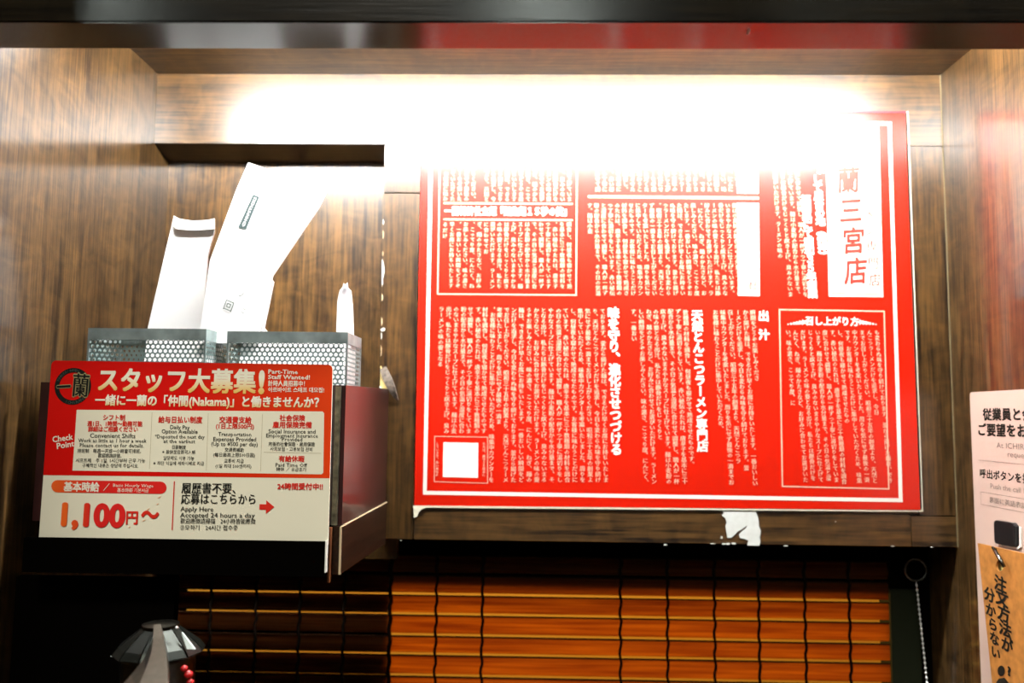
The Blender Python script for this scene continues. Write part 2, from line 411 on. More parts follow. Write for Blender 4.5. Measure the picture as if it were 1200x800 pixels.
# ------------------------------------------------------------------ ring and ball chain of the blind
CHR = flat('chrome', (.80, .82, .82), .3, metal=.4)
DKM = flat('dark_metal', (.10, .10, .09), .25, metal=1)
Yc = .648
rc = at(1073, 667.5, Yc); px1 = Yc/FPX
ch = empty('pull_chain', rc+Vector((0, 0, -.1)), label='ball chain hanging from a dark metal ring at the right of the blind', cat='chain')
g_ = G(); pts = [rc+Vector((12*px1*math.cos(t), 0, 12*px1*math.sin(t))) for t in [i*2*PI/28 for i in range(29)]]
g_.tube(pts, .0011, 7, cap=False).obj('ring', DKM, ch, smooth=True)
box('ring_plate', rc.x-.006, rc.x+.006, Yc+.001, YBL-.001, rc.z-.006, rc.z+.006, BLACK, ch)
g_ = G(); a = at(1073.5, 680, Yc); b = at(1087, 806, Yc)
L = (b-a).length; nb = int((L+.09)/.0036)
for i in range(nb):
    c = a+(b-a)*(i*.0036/L)
    prof = [(.0009*math.sin(PI*k/4)+1e-5, -.0009*math.cos(PI*k/4)) for k in range(5)]
    g_.lathe(c, [(r*1.05, z_*1.05) for r, z_ in prof], 8)
g_.tube([a, a+(b-a)*((nb-1)*.0036/L)], .0003, 4)
g_.obj('bead_string', CHR, ch, smooth=True, kind='stuff')
box('connector', a.x-.0007, a.x+.0007, Yc-.0007, Yc+.0007, a.z-.0005, rc.z-12*px1+.0005, DKM, ch)

# ------------------------------------------------------------------ red poster
def gloss(name, col, rough=.42, cr=.25):
    return flat(name, col, rough, coat=1.0, coat_rough=cr, spec=.1)
RED = gloss('poster_red', (.44, .007, .0002))
PWH = gloss('poster_white', (.68, .62, .56))
PPK = gloss('poster_small_print', (.66, .37, .26))
INK = gloss('poster_red_ink', (.72, .03, .02))
PT = .0006
poster = empty('poster', pBL.lerp(pBR, .5), label='large red poster of white vertical Japanese text on the back board', cat='poster')
G().quadslab([pBL, pBR, pTR, pTL], (0, -1, 0), PT).obj('sheet', RED, poster)
Y0 = YB-PT
P = lambda x, y: at(x, y, YB)
def pr(eps): return Print((1, 0, 0), (0, 0, 1), (0, -1, 0), PT+eps)
px = YB/FPX/.985
# clear cover: pale edge strips right and bottom, dark red line on top
ed = G()
c1, c2, c3 = P(1063.5, 131), P(1081, 599.3), P(484, 594.3)
ed.quadslab([pBL+Vector((-.0008, 0, 0)), c3, c2, c2+Vector((-.001, 0, .001)), pBR+Vector((.0006, 0, -.0006))], (0, -1, 0), .0012)
ed.quadslab([c2, c1, c1+Vector((-.0010, 0, 0)), c2+Vector((-.0012, 0, .0006))], (0, -1, 0), .0012)
ed.obj('cover_edge', gloss('cover_edge', (.55, .52, .40)), poster)
G().quadslab([P(1061.3, 133), P(1078.7, 596), P(1079.6, 596), P(1062.2, 133)], (0, -1, 0), .0012).obj('edge_shadow_line', EDGE_SHADE, poster)  # shadow beside the cover's right edge, drawn as a dark strip
G().quadslab([P(494.5, 127.5), P(494.5, 130), P(1060.5, 133), P(1060.5, 130.5)], (0, -1, 0), .0011).obj('top_lip', flat('dark_red_lip', (.18, .004, .012), .4), poster)
pa = pr(.0002)
TXT = ('ラーメンの味の要となる出汁。私たちは豚骨だけをじっくりと炊き上げ、臭みのないまろやかなスープに仕上げています。'
       '麺は小麦粉の配合から水分量まで、その日の気温と湿度に合わせて調整し、職人が一杯ずつ丁寧に湯切りをしています。'
       '赤い秘伝のたれは、唐辛子を基本に三十数種類の材料を調合し、何昼夜も寝かせて熟成させたものです。'
       'お客様に味わうことだけに集中していただくため、味集中カウンターを考案いたしました。周りを気にせず最後の一滴までお召し上がりください。'
       '昭和三十五年の創業より、天然とんこつラーメンだけを追求し、今日も変わらぬ味を守り続けております。'
       '釜から揚げた麺は、できるだけ早くお席にお持ちいたします。一番おいしい瞬間をどうぞお楽しみください。'
       '味の濃さ、こってり度、にんにく、ねぎ、麺のかたさなど、お好みに合わせてお選びいただけます。')
pos = [0]
def body(n, end='。'):
    s = ''.join(TXT[(pos[0]+i) % len(TXT)] for i in range(n)); pos[0] += n
    return s
def cols(pr_, lst, wpx=6.6, pitch_px=6.3, tilt=.016):
    for (x, y0, y1) in lst:
        n = max(2, round((y1-y0)/pitch_px))
        dx = (x-618)*(y1-y0)/(488+3800)*1.0
        dx = (x-620)*.00022*(y1-y0)
        pr_.col(body(n), P(x, y0), P(x+dx, y1), pitch_px*px*1.02, off=.012, wid=wpx*px)
sp = pr(.0002)
# lower left paragraph
xs = [517.6, 526.2, 534.8, 543.5, 551.4, 560.7, 568.6, 577.6, 585.5, 593.7, 602.4, 611, 620, 628.6, 636.9, 645.5, 654.5, 662.7, 671.4, 680, 688.6, 697.4, 706]
cols(sp, [(x, 359+i*.12, 430 if i == 0 else 508 if i < 7 else (497 if i == 8 else 565)) for i, x in enumerate(xs)])
cols(sp, [(742, 362, 400), (751, 362, 568), (760, 362, 567), (768.3, 362, 515), (776.7, 362, 567), (785.4, 362, 567), (794.4, 362, 567), (803, 363, 547)])
cols(sp, [(838, 363, 505), (846.7, 363, 568), (855.5, 363, 543), (864.4, 363, 551), (873.2, 363, 569), (881.7, 363, 446)])
cols(sp, [(923, 386, 475)]+[(931.6+8.65*i, 386.5, (565, 563, 565, 563, 565, 567, 496, 566, 565, 566, 486, 566)[i]) for i in range(12)], wpx=6.0)
cols(sp, [(522, 260, 280), (530, 260, 338)]+[(x, 260, 338) for x in (538, 546, 554, 562)]+[(570, 260, 298)]+[(577.5+8.1*i, 260, 338.5) for i in range(12)], wpx=6.0, pitch_px=5.9)
cols(sp, [(524+8*i, 150, 236) for i in range(5)]+[(571+7.95*i, 150, 236.5) for i in range(13)], wpx=6.0, pitch_px=5.9)
cols(sp, [(691, 238, 274)]+[(699+8.07*i, 238, 346.5) for i in range(21)], wpx=6.2, pitch_px=6.0)
cols(sp, [(699+8.07*i, 148, 225) for i in range(21)], wpx=6.2, pitch_px=6.0)
cols(sp, [(904.5, 150, 303), (913.3, 150, 348), (921.7, 150, 348), (930.3, 150, 348)], wpx=6.2, pitch_px=6.2)
for x in (513, 567.5): cols(sp, [(x, 518, 558)], wpx=3.6, pitch_px=3.6)
sp.obj('small_print', PPK, poster)
hp = pr(.0003)
def head(t, x, y0, y1, em, x1=None, off=.036, wid=None, fin=True):
    hp.col(t, P(x, y0), P(x1 or x+(x-620)*.00022*(y1-y0), y1), em*px, off=off, res=2, wid=(wid or em)*px)
    if fin: hp.obj('heading_print', PWH, poster)
head('味を守り、進化させつづける', 718.5, 360, 533, 14)
head('天然とんこつラーメン専門店', 816.3, 363, 529, 13.2)
head('出', 894, 363, 377, 13, fin=False); head('汁', 894.5, 385, 399, 13)
head('福岡県にて昭和３５年創業', 943.6, 229, 349, 11.5)
head('して屋台の地（発祥）', 957, 205, 305, 11.5)
head('おいしさを追求', 957, 147, 204, 9)
hp.row('一蘭特許仕立超『麺生超１５秒の掟』', P(521, 247.3), P(669, 248), 11*px, off=.05, res=1); hp.obj('heading_print', PWH, poster)
hp.row('召し上がり方', P(943, 375.7), P(1006, 376.8), 10.8*px, off=.03, res=2)
# flourishes either side of the heading
for sgn, x0 in ((-1, 941), (1, 1008)):
    for k in range(6):
        x = x0+sgn*k*3.6; s_ = 3.2-.45*k
        cpt = P(x, 377.5+.5*k)
        hp.rect([cpt+Vector((s_*px*math.cos(t)*(1.2 if j % 2 else .6), 0, s_*px*math.sin(t)*(1.1 if j % 2 else .5))) for j, t in enumerate([i*2*PI/10 for i in range(10)])])
hp.obj('heading_print', PWH, poster)
ln = pr(.00015)
W4 = 4.2*px
q = [P(503.5, 143), P(1042, 145), P(1055, 585.8), P(499, 578)]
q[0] = P(506, 143); q[3] = P(498, 577)
ln.frame([q[3], q[2], q[1], q[0]], W4)
ln.obj('border_line', PWH, poster)
lf = pr(.00018)
lf.frame([P(513, 344.5), P(675, 345.8), P(676.5, 140), P(516.5, 140)], 1.5*px); lf.obj('thin_frame', PPK, poster)
lf.frame([P(916.5, 569.6), P(1041, 572.5), P(1035.5, 364.8), P(913, 362.8)], 1.4*px); lf.obj('thin_frame', PPK, poster)
lf.frame([P(509, 564), P(571.5, 566), P(571.5, 512), P(509.5, 511)], .7*px); lf.obj('thin_frame', PPK, poster)
for y in (238.2, 257.2): lf.line(P(520, y), P(671, y+1), 1.8*px); lf.obj('rule_line', PPK, poster)
lf.line(P(689, 230.5), P(889, 232.4), 3*px); lf.obj('rule_line', PPK, poster)
lf.line(P(689, 147), P(889, 149), 2*px); lf.obj('rule_line', PPK, poster)
wbx = pr(.00018)
wbx.rect([P(864.6, 346.4), P(890, 347), P(889, 238.4), P(863.5, 238)]); wb1 = wbx.obj('white_block', PWH, poster)
wbx.rect([P(863.4, 226.6), P(888.6, 227), P(887.6, 152), P(862.5, 151.7)]); wb2 = wbx.obj('white_block', PWH, poster)
wbx.rect([P(970.8, 347.4), P(1034.5, 348.3), P(1029.5, 146), P(966.5, 145)]); wb3 = wbx.obj('white_block', PWH, poster)
wbx.rect([P(519, 558.6), P(560.2, 559.6), P(560.5, 518.8), P(519.7, 518)])   # plain white square
wbx.obj('white_block', PWH, poster)
ik = pr(.0004)
fr = [P(974.6, 343.8), P(1030.6, 344.6), P(1026, 150), P(970.4, 149)]
ik.frame(fr, .9*px)
def ink(t, x, y0, y1, em, wid=None, off=.01, sh_=0):
    n = len(t)
    for i, chh in enumerate(t):
        ik.put(chh, P(x+(x-620)*.00022*(i+.5)/n*(y1-y0), y0+(y1-y0)*(i+.5)/n), (wid or em)*px, em*px, off=off, res=3, rot=.06, vert=False, shear=.12)
ink('一蘭三宮店', 989.5, 158, 335, 33, 27, off=.024)
ink('ラ', 1014, 190, 204, 13); ink('メン専門店', 1016.5, 240, 338, 16, 13, off=.008)
ink('とんこつ', 1012, 152, 190, 9)
ik.obj('red_lettering', INK, wb3)
ink('こだわりの麺', 877, 246, 343, 11, off=0); ik.obj('red_lettering', INK, wb1); ink('秘伝のたれ', 876, 156, 222, 11, off=0)
ik.obj('red_lettering', INK, wb2)
# torn scrap of paper caught under the poster's corner
G().quadslab([P(485, 594), P(499, 594.5), P(494, 597), P(491, 600), (P(489, 605)), P(485.5, 606), P(485, 600)], (0, -1, 0), .0018).obj('curled_corner', flat('curled_corner', (.62, .60, .48), .5), poster, label='small pale curl at the lower left corner')

# ------------------------------------------------------------------ tray and holder box on the left
YT = .466
xh = at(400, 617, YT).x
hz_f = at(400, 617, YT).z; hz_b = at(443, 588, YB).z
tz_f = at(400, 673, YT).z; tz_b = at(443, 636, YB).z
xh2 = at(443, 600, YB).x
TR_S = wood('holder_wood', (.006, .0025, .001), (.026, .011, .005), 'Y', rough=.4, seed=12, spec=.15)
xt0 = at(50, 650, YT).x; xh0 = -.2800
tray = empty('tray_box', ((XL+xh)/2, .54, min(tz_f, tz_b)), label='dark wooden ledge box fixed to the left wall carrying the holder', cat='shelf')
bz = (tz_f+tz_b)/2
def slabX(pts, x, t): return G().quadslab([(x, p[0], p[1]) for p in pts], (-1, 0, 0), t)
slabX([(YT, tz_f), (YT, hz_f), (YB-.001, hz_b), (YB-.001, tz_b)], xh, .005).obj('side_panel', TR_S, tray)
G().add([(xt0, YT+.0002, tz_f), (xh-.005, YT+.0002, tz_f), (xh-.005, YT+.0002, hz_f-.001), (xt0, YT+.0002, hz_f-.001),
         (xt0, YB-.001, tz_b), (xh-.005, YB-.001, tz_b), (xh-.005, YB-.001, hz_b-.001), (xt0, YB-.001, hz_b-.001)],
        [(0, 1, 2, 3), (5, 4, 7, 6), (1, 5, 6, 2), (4, 0, 3, 7), (3, 2, 6, 7), (4, 5, 1, 0)]).obj('body', BLACK, tray)
box('support_board', XL+.0006, at(206, 740, YT+.012).x, YT+.008, YT+.014, ZC, min(tz_f, tz_b)-.0005, BLACK, tray)
box('front_edge', xh-.0008, xh+.0003, YT-.0004, YT+.0004, tz_f, hz_f, EDGE, tray)
G().tube([(xh+.0001, YT, hz_f), (xh+.0001, YB-.001, hz_b)], .0005, 5).obj('top_edge', EDGE, tray)
box('corner_strip', at(384.3, 650, YT-.004).x, at(386.6, 650, YT-.004).x, YT-.004, YT, at(385, 681, YT).z, at(385, 617, YT).z, wood('reddish_strip', (.10, .03, .012), (.22, .08, .03), 'Z', seed=14), tray)
# holder: glossy dark red-brown upright box open at the top
HOLD = flat('dark_red_lacquer', (.030, .008, .008), .3, coat=.28, coat_rough=.15, noise=.4, nscale=30)
hold = empty('holder_box', ((XL+xh)/2, .54, hz_b), label='glossy dark red-brown open box behind the recruitment sign', cat='box')
ht_f = at(398, 451, YT).z; ht_b = at(443, 455.5, YB).z
xs_h = at(403, 530, YT+.004).x
slabX([(YT+.003, hz_f+.0005), (YT+.003, ht_f), (YB-.002, ht_b), (YB-.002, hz_b+.0005)], xh-.0004, .003).obj('side_panel', HOLD, hold)
slabX([(YT+.003, hz_f+.0005), (YT+.003, ht_f), (YB-.002, ht_f), (YB-.002, hz_b+.0005)], xh0, .003).obj('side_panel', HOLD, hold)
box('front_panel', xh0, xh-.0034, YT+.003, YT+.006, hz_f+.0005, ht_f, HOLD, hold)
box('base_panel', xh0, xh-.0034, YT+.006, YB-.002, hz_f+.0005, hz_f+.003, HOLD, hold)
box('edge_strip', at(391.5, 500, YT).x, at(397.5, 500, YT).x, YT+.0006, YT+.0030, hz_f+.0006, at(395, 452.5, YT).z, flat('brushed_edge', (.20, .19, .13), .3, metal=.7, noise=.6, nscale=250), hold)

# ------------------------------------------------------------------ perforated metal boxes with napkins
STEEL = flat('worn_steel', (.22, .28, .28), .45, metal=.25, noise=.45, nscale=70)
STEEL2 = flat('perforated_steel', (.16, .23, .23), .45, metal=.25)
PAPER = flat('white_paper', (.86, .87, .88), .6)
def perf(g_, O, u, v, wid, hgt, p):
    r0 = p/math.sqrt(3); hr = p*.34; row = 0; y = hgt-p*.5
    while y > p*.4:
        x = p*.5+(p/2 if row % 2 else 0)
        while x < wid-p*.35:
            c = Vector(O)+u*x+v*y
            cor = [(r0*math.cos(PI/6+k*PI/3), r0*math.sin(PI/6+k*PI/3)) for k in range(6)]
            out = []
            for k in range(6):
                a, b = cor[k], cor[(k+1) % 6]; out += [a, ((a[0]+b[0])/2, (a[1]+b[1])/2)]
            inn = [(hr*math.cos(PI/6+k*PI/6), hr*math.sin(PI/6+k*PI/6)) for k in range(12)]
            cl = lambda q: (max(-x+.0002, min(wid-x-.0002, q[0])), q[1])
            vv = [c+u*cl(q)[0]+v*cl(q)[1] for q in out+inn]
            g_.add(vv, [(k, (k+1) % 12, 12+(k+1) % 12, 12+k) for k in range(12)])
            x += p
        y -= p*.866; row += 1
def steel_box(xl, xr, yf, yk, zt, zb_, label):
    t = empty('perforated_box', ((xl+xr)/2, (yf+yk)/2, zb_), label=label, cat='napkin box', group='perforated metal boxes in the holder')
    rim = 13.2*yf/FPX; p = 6.05*yf/FPX
    gp = G(); ux, uy, uz = Vector((1, 0, 0)), Vector((0, 1, 0)), Vector((0, 0, 1))
    hgt = zt-rim-zb_
    perf(gp, (xl, yf+.0003, zb_), ux, uz, xr-xl, hgt, p)
    perf(gp, (xl, yk-.0003, zb_), ux, uz, xr-xl, hgt, p)
    perf(gp, (xr-.0003, yf, zb_), uy, uz, yk-yf, hgt, p)
    perf(gp, (xl+.0003, yf, zb_), uy, uz, yk-yf, hgt, p)
    gp.obj('perforated_wall', STEEL2, t, kind='stuff')
    gr = G()
    for (a0, a1, b0, b1) in ((xl, xr, yf-.0001, yf+.0009), (xl, xr, yk-.0009, yk), (xl, xl+.0009, yf, yk), (xr-.0009, xr+.0001, yf, yk)):
        gr.box(a0, a1, b0, b1, zt-rim-.0002, zt)
    for (X, Y) in ((xl, yf), (xr-.0011, yf), (xl, yk-.0011), (xr-.0011, yk-.0011)): gr.box(X, X+.0012, Y-.0001, Y+.0011, zb_, zt-rim)
    gr.box(xl, xr, yf, yk, zb_, zb_+.001)
    gr.obj('rim', STEEL, t)
    return t
YM0, YM1 = .507, .548
zt = at(336, 388.5, YM0).z; zt2 = at(180, 384.8, YM0).z; zmb = hz_f+.0035
xa, xb = at(102.6, 400, YM0).x, at(241.3, 400, YM0).x
xc, xd = at(266, 400, YM0).x, at(407.5, 400, YM0).x
steel_box(xa, xb, YM0, YM1, zt2, zmb, 'perforated grey metal box, the left one of the pair, holding white paper bags')
steel_box(xc, xd, YM0, YM1, zt, zmb, 'perforated grey metal box, the right one with rusty rim and a chopstick sleeve')
# stacked paper inside each box, visible through the holes
def stack(x0, x1, label, dz):
    g_ = G(); zt_ = zt-dz
    g_.add([(x0, YM0+.004, zmb+.0012), (x1, YM0+.004, zmb+.0012), (x1, YM0+.020, zt_), (x0, YM0+.020, zt_),
            (x0, YM1-.004, zmb+.0012), (x1, YM1-.004, zmb+.0012), (x1, YM1-.008, zt_), (x0, YM1-.008, zt_)],
           [(0, 1, 2, 3), (5, 4, 7, 6), (1, 5, 6, 2), (4, 0, 3, 7), (3, 2, 6, 7), (4, 5, 1, 0)])
    return g_.obj('napkin_stack', PAPER, label=label, cat='napkins')
stack(xa+.028, xb-.002, 'white napkins showing through the holes of the left metal box', .004)
stack(xc+.002, xd-.002, 'white napkins showing through the holes of the right metal box', .004)

def sheet(name, pts, Y0_, Y1_, t, mat=PAPER, parent=None, ys=None, **k):
    """bent paper: pixel outline, depth from ys per point"""
    P3 = [at(x, y, (ys[i] if ys else Y0_)) for i, (x, y) in enumerate(pts)]
    return G().quadslab(P3, (0, 1, 0), t).obj(name, mat, parent, **k)
s1 = empty('paper_bag', at(210, 385, .53), label='short white paper bag with folded top standing at the left of the left metal box', cat='paper bag')
sheet('front', [(172.5, 400), (173, 384), (201, 264), (203, 256), (226, 259), (250.6, 259), (251, 272), (243, 300), (236, 400)], .530, 0, .0018, parent=s1)
sheet('top_fold', [(202, 262), (203.5, 252.4), (210, 256), (226, 258.6), (243, 257.6), (251, 255.8), (251.2, 268), (226, 270), (206, 268)], .5285, 0, .0012, parent=s1)
s2 = empty('paper_packet', at(270, 385, .525), label='long white paper packet with grey printed label leaning to the right', cat='paper packet')
sheet('front', [(232, 402), (246, 305), (277, 222), (291, 190), (383, 223), (373, 243), (319, 323), (300, 402)], .524, 0, .0022, parent=s2)
sheet('back_layer', [(290, 402), (318, 326), (321, 330), (306, 402)], .528, 0, .001, parent=s2)
sheet('inner_slip', [(296, 400), (296, 381), (304, 378.6), (309, 383), (313, 388), (309, 400)], .531, 0, .001, parent=s2)
lbp = Print((1, 0, 0), (0, 0, 1), (0, -1, 0), 0)
Q = lambda x, y: at(x, y, .5238)
GREY = flat('grey_print', (.05, .085, .085), .6); GREY2 = flat('pale_print', (.10, .15, .13), .6)
lbp.rect([Q(279, 266.5), Q(288.5, 268.5), Q(304, 230.5), Q(296.5, 228)])
lbp.obj('label_bar', GREY, s2)
lbt = Print((1, 0, 0), (0, 0, 1), (0, -1, 0), .0002)
lbt.row('CHOPSTICKS', Q(284.5, 265.5), Q(299.5, 231), .0026, off=.02)
lbt.obj('bar_lettering', PAPER, s2)
lbk = Print((1, 0, 0), (0, 0, 1), (0, -1, 0), .0001)
lbk.put('回', Q(268, 358), .0068, .0075, res=2, rot=-.35); lbk.put('ノ', Q(283, 345), .004, .006, res=2, rot=-.5); lbk.put('こ', Q(285.5, 364), .004, .004, res=2, rot=-.4)
lbk.obj('lettering', GREY2, s2)
s3 = empty('chopstick_sleeve', at(404, 392, .54), label='narrow white pointed chopstick sleeve standing in the right metal box', cat='chopsticks')
sheet('sleeve', [(393.5, 405), (395.5, 352), (398, 340), (401.5, 336), (402.5, 332), (404.3, 334), (406.5, 331.8), (406.8, 336), (410.5, 340), (412.5, 360), (414, 405)], .540, 0, .003, parent=s3)
sheet('pinched_tip', [(401.7, 337), (402.6, 331.5), (404.4, 333.6), (406.9, 331), (407, 336.5), (404.5, 338)], .5385, 0, .0012, parent=s3)

# ------------------------------------------------------------------ recruitment sign
YS = .460
S = lambda x, y: at(x, y, YS)
sx = YS/FPX/.99
sign = empty('recruitment_sign', S(215, 634), label='red and cream staff recruitment sign card in front of the metal boxes', cat='sign')
CREAM = flat('sign_cream', (.80, .77, .62), .38, coat=.35, coat_rough=.2)
SRED = flat('sign_red', (.74, .008, .004), .5, spec=.2)
SORG = flat('sign_orange_red', (.80, .06, .006), .38, coat=.35, coat_rough=.2)
TBLK = flat('sign_black', (.008, .009, .007), .6, spec=.15)
SRT = flat('sign_red_text', (.66, .02, .008), .45)
tl, tr_, br, bl = (62, 422.4), (390.6, 427.4), (385, 637.8), (47, 629)
def lerp(a, b, t): return (a[0]+(b[0]-a[0])*t, a[1]+(b[1]-a[1])*t)
def corner(c, din, dout, r=5.5, n=5):
    out = []
    for i in range(n+1):
        a = PI/2*i/n; f1, f2 = 1-math.sin(a), 1-math.cos(a)
        out.append((c[0]+din[0]*r*f1+dout[0]*r*f2, c[1]+din[1]*r*f1+dout[1]*r*f2))
    return out
trc = corner(tr_, (-.05, 1), (-1, -.015)); tlc = corner(tl, (1, .015), (-.05, 1))
outline = [bl, br]+trc+tlc
G().quadslab([S(*p) for p in outline], (0, -1, 0), .0012).obj('card', CREAM, sign)
def sp_(eps): return Print((1, 0, 0), (0, 0, 1), (0, -1, 0), .0012+eps)
# red ground blending to orange on the right
m, n_, l_, b_ = newmat('sign_red_gradient')
tc = n_.new('ShaderNodeTexCoord'); se = n_.new('ShaderNodeSeparateXYZ'); rr = n_.new('ShaderNodeValToRGB'); mr = n_.new('ShaderNodeMapRange')
l_.new(tc.outputs['Generated'], se.inputs[0]); l_.new(se.outputs['X'], rr.inputs['Fac']); l_.new(rr.outputs['Color'], b_.inputs['Base Color'])
rr.color_ramp.elements[0].position = .5; rr.color_ramp.elements[0].color = (.62, .003, .001, 1); rr.color_ramp.elements[1].color = (.72, .05, .004, 1)
b_.inputs['Roughness'].default_value = .5; b_.inputs['Specular IOR Level'].default_value = .15
a = sp_(.0001); a.rect([S(*p) for p in [lerp(bl, tl, .352), lerp(br, tr_, .370)]+trc+tlc]); a.obj('red_ground', m, sign)
a = sp_(.0002); a.rect([S(86.5, 551), S(377.6, 555.4), S(379.6, 553.4), S(380.6, 484), S(378.7, 482), S(91.5, 480)]); a.obj('cream_block', CREAM, sign)
a = sp_(.0003)
DIV = flat('divider', (.45, .38, .25), .5)
for p0, p1 in (((179.6, 483), (176.6, 549)), ((245.3, 484), (243, 551)), ((308.6, 485), (306.3, 552)), ((310, 529.5), (377, 530.8))): a.line(S(*p0), S(*p1), .4*sx); a.obj('divider_line', DIV, sign)
def gradm(name, ax, c0, c1, p0=.2, p1=.8):
    m, n_, l_, b_ = newmat(name); tc = n_.new('ShaderNodeTexCoord'); se = n_.new('ShaderNodeSeparateXYZ'); rr = n_.new('ShaderNodeValToRGB')
    l_.new(tc.outputs['Generated'], se.inputs[0]); l_.new(se.outputs[ax], rr.inputs['Fac']); l_.new(rr.outputs['Color'], b_.inputs['Base Color'])
    rr.color_ramp.elements[0].position = p0; rr.color_ramp.elements[0].color = (*c0, 1); rr.color_ramp.elements[1].position = p1; rr.color_ramp.elements[1].color = (*c1, 1)
    b_.inputs['Roughness'].default_value = .45; return m
GOLD = gradm('title_gold', 'Z', (.78, .50, .12), (.85, .80, .66), .1, .65)
a = sp_(.0003); a.row('スタッフ大募集', S(115, 444.6), S(301.5, 447), 29.5*sx, off=.028, res=4); a.put('!', S(307.6, 446.5), 31*sx, 35*sx, off=.05, res=3); a.obj('title_lettering', GOLD, sign)
GOLD2 = gradm('subtitle_gold', 'Z', (.78, .55, .18), (.86, .82, .70), .1, .6)
a = sp_(.0003); a.row('一緒に一蘭の「仲間(Nakama)」と働きませんか？', S(113, 468.5), S(381, 471.5), 13.6*sx, off=.03, res=3); a.obj('subtitle_lettering', GOLD2, sign)
a = sp_(.0003)
for t, x0, x1, y, h in (('Part-Time', 315, 350, 435, 7), ('Staff Wanted!', 315, 364.5, 441.3, 7), ('計時人員招募中！', 315, 362, 449, 7.2), ('아르바이트 스태프 대모집!', 315, 381, 456.4, 6.4)):
    a.row(t, S(x0, y), S(x1, y+.6), h*sx, off=.02)
SWT = flat('sign_white_text', (.85, .80, .68), .45)
a.obj('white_lettering', SWT, sign)
for t, cx_, cy__ in (('Check', 75.2, 512.6), ('Point', 77, 520.4)):
    a.row(t, S(cx_-12.2+(t == 'Point')*3, cy__+1.8), S(cx_+11.4, cy__-1.6), 9.6*sx, off=.02, res=2)
a.obj('white_lettering', SWT, sign)
a.row('基本時給', S(76.5, 569.6), S(118, 570.2), 11.5*sx, off=.03, res=2)
a.eps += .0002
a.line(S(123, 574.5), S(130, 566), .6*sx)
a.row('Basic Hourly Wage', S(134, 567.8), S(181.5, 568.6), 5.2*sx); a.row('基本時薪 기본시급', S(139, 573.7), S(176, 574.3), 5.2*sx)
a.obj('white_lettering', bpy.data.materials['sign_white_text'], sign)
a = sp_(.0004)
red_rows = (('シフト制', 122, 148.5, 488.8, 7.2), ('週1日、1時間～勤務可能', 104, 168.5, 496, 6.6), ('詳細はご相談ください', 105, 163.5, 502.4, 6.6),
    ('給与日払い制度', 187, 238.5, 491.4, 8.2), ('交通費支給', 258, 295.8, 491.6, 8.2), ('(1日上限500円)', 254, 299, 498.9, 6.6),
    ('社会保険', 328.5, 358.5, 489.4, 7.6), ('雇用保険完備', 320.5, 366.5, 497.4, 8), ('有給休暇', 327.5, 357.7, 537, 7.6), ('24時間受付中!!', 326, 379.5, 569.2, 8))
for t, x0, x1, y, h in red_rows: a.row(t, S(x0, y), S(x1, y+.4), h*sx, off=.025, res=2)
a.obj('red_lettering', SRT, sign)
a = sp_(.0004)
blk = (('Convenient Shifts', 107, 160.5, 509.7, 7.4), ('Work as little as 1 hour a week', 93.5, 173, 515.4, 6.4), ('Please contact us for details.', 95, 170.5, 521, 6.4),
    ('排班制　每週一天或一小時皆可排班。', 92.5, 170, 527.8, 5.4), ('歡迎諮詢詳情。', 116.5, 147, 533.2, 5.4), ('시프트제　주 1일, 1시간부터 근무 가능', 90.5, 172, 539, 5.4), ('구체적인 내용은 상담해 주십시오.', 98, 164, 544.8, 5.2),
    ('Daily Pay', 200.5, 223.5, 499.8, 6.6), ('Option Available', 190.8, 233, 504.8, 6.6), ('*Deposited the next day', 183, 241, 510.8, 6.4), ('at the earliest', 193, 230, 516.2, 6.2),
    ('日薪制度', 202.6, 219.4, 523.4, 5.2), ('※最快翌日即可入帳', 191.5, 230.5, 529, 5), ('일당제도 이용 가능', 192.6, 229, 536.2, 5.4), ('※최단 익일에 계좌이체로 지급', 181, 240.5, 542.2, 5),
    ('Transportation', 256.8, 296, 508, 6.4), ('Expenses Provided', 250.8, 301.6, 513.8, 6.6), ('(Up to ¥500 per day)', 248.6, 303.5, 519.4, 6.6),
    ('交通費補助', 264.5, 287, 526.4, 5.2), ('(每日最高上限500日圓)', 251, 300.3, 532.4, 5.2), ('교통비 지급', 263.8, 287, 539.4, 5.4), ('(1일 최대 500엔까지)', 253.5, 296, 545.4, 5),
    ('Social Insurance and', 315.6, 371, 504.8, 6.6), ('Employment Insurance', 312.6, 373.6, 509.6, 6.4), ('Provided', 331, 355.5, 514, 6.2),
    ('完善的社會保險・雇用保險', 315.6, 370, 519.9, 5.4), ('사회보험・고용보험 완비', 317.6, 367.5, 525.6, 5.4), ('Paid Time Off', 323.6, 360.5, 544, 6.2), ('特休 ／ 유급휴가', 324.6, 360, 549.3, 5),
    ('履歴書不要、', 214, 285, 571.2, 13.2), ('応募はこちらから', 213.4, 302, 583.8, 13), ('Apply Here', 213, 251.5, 595.2, 7.4), ('Accepted 24 hours a day', 212.6, 299.5, 602.4, 7.4),
    ('歡迎應徵請掃描　24小時皆能應徵', 212.6, 300.6, 609.6, 6.6), ('응모하기　24시간 접수중', 212, 280, 617.2, 6.4))
for t, x0, x1, y, h in blk: a.row(t, S(x0, y), S(x1, y+.5), h*sx, off=.019 if h > 12 else .007, res=2 if h > 6.5 else 1)
a.obj('black_lettering', TBLK, sign)
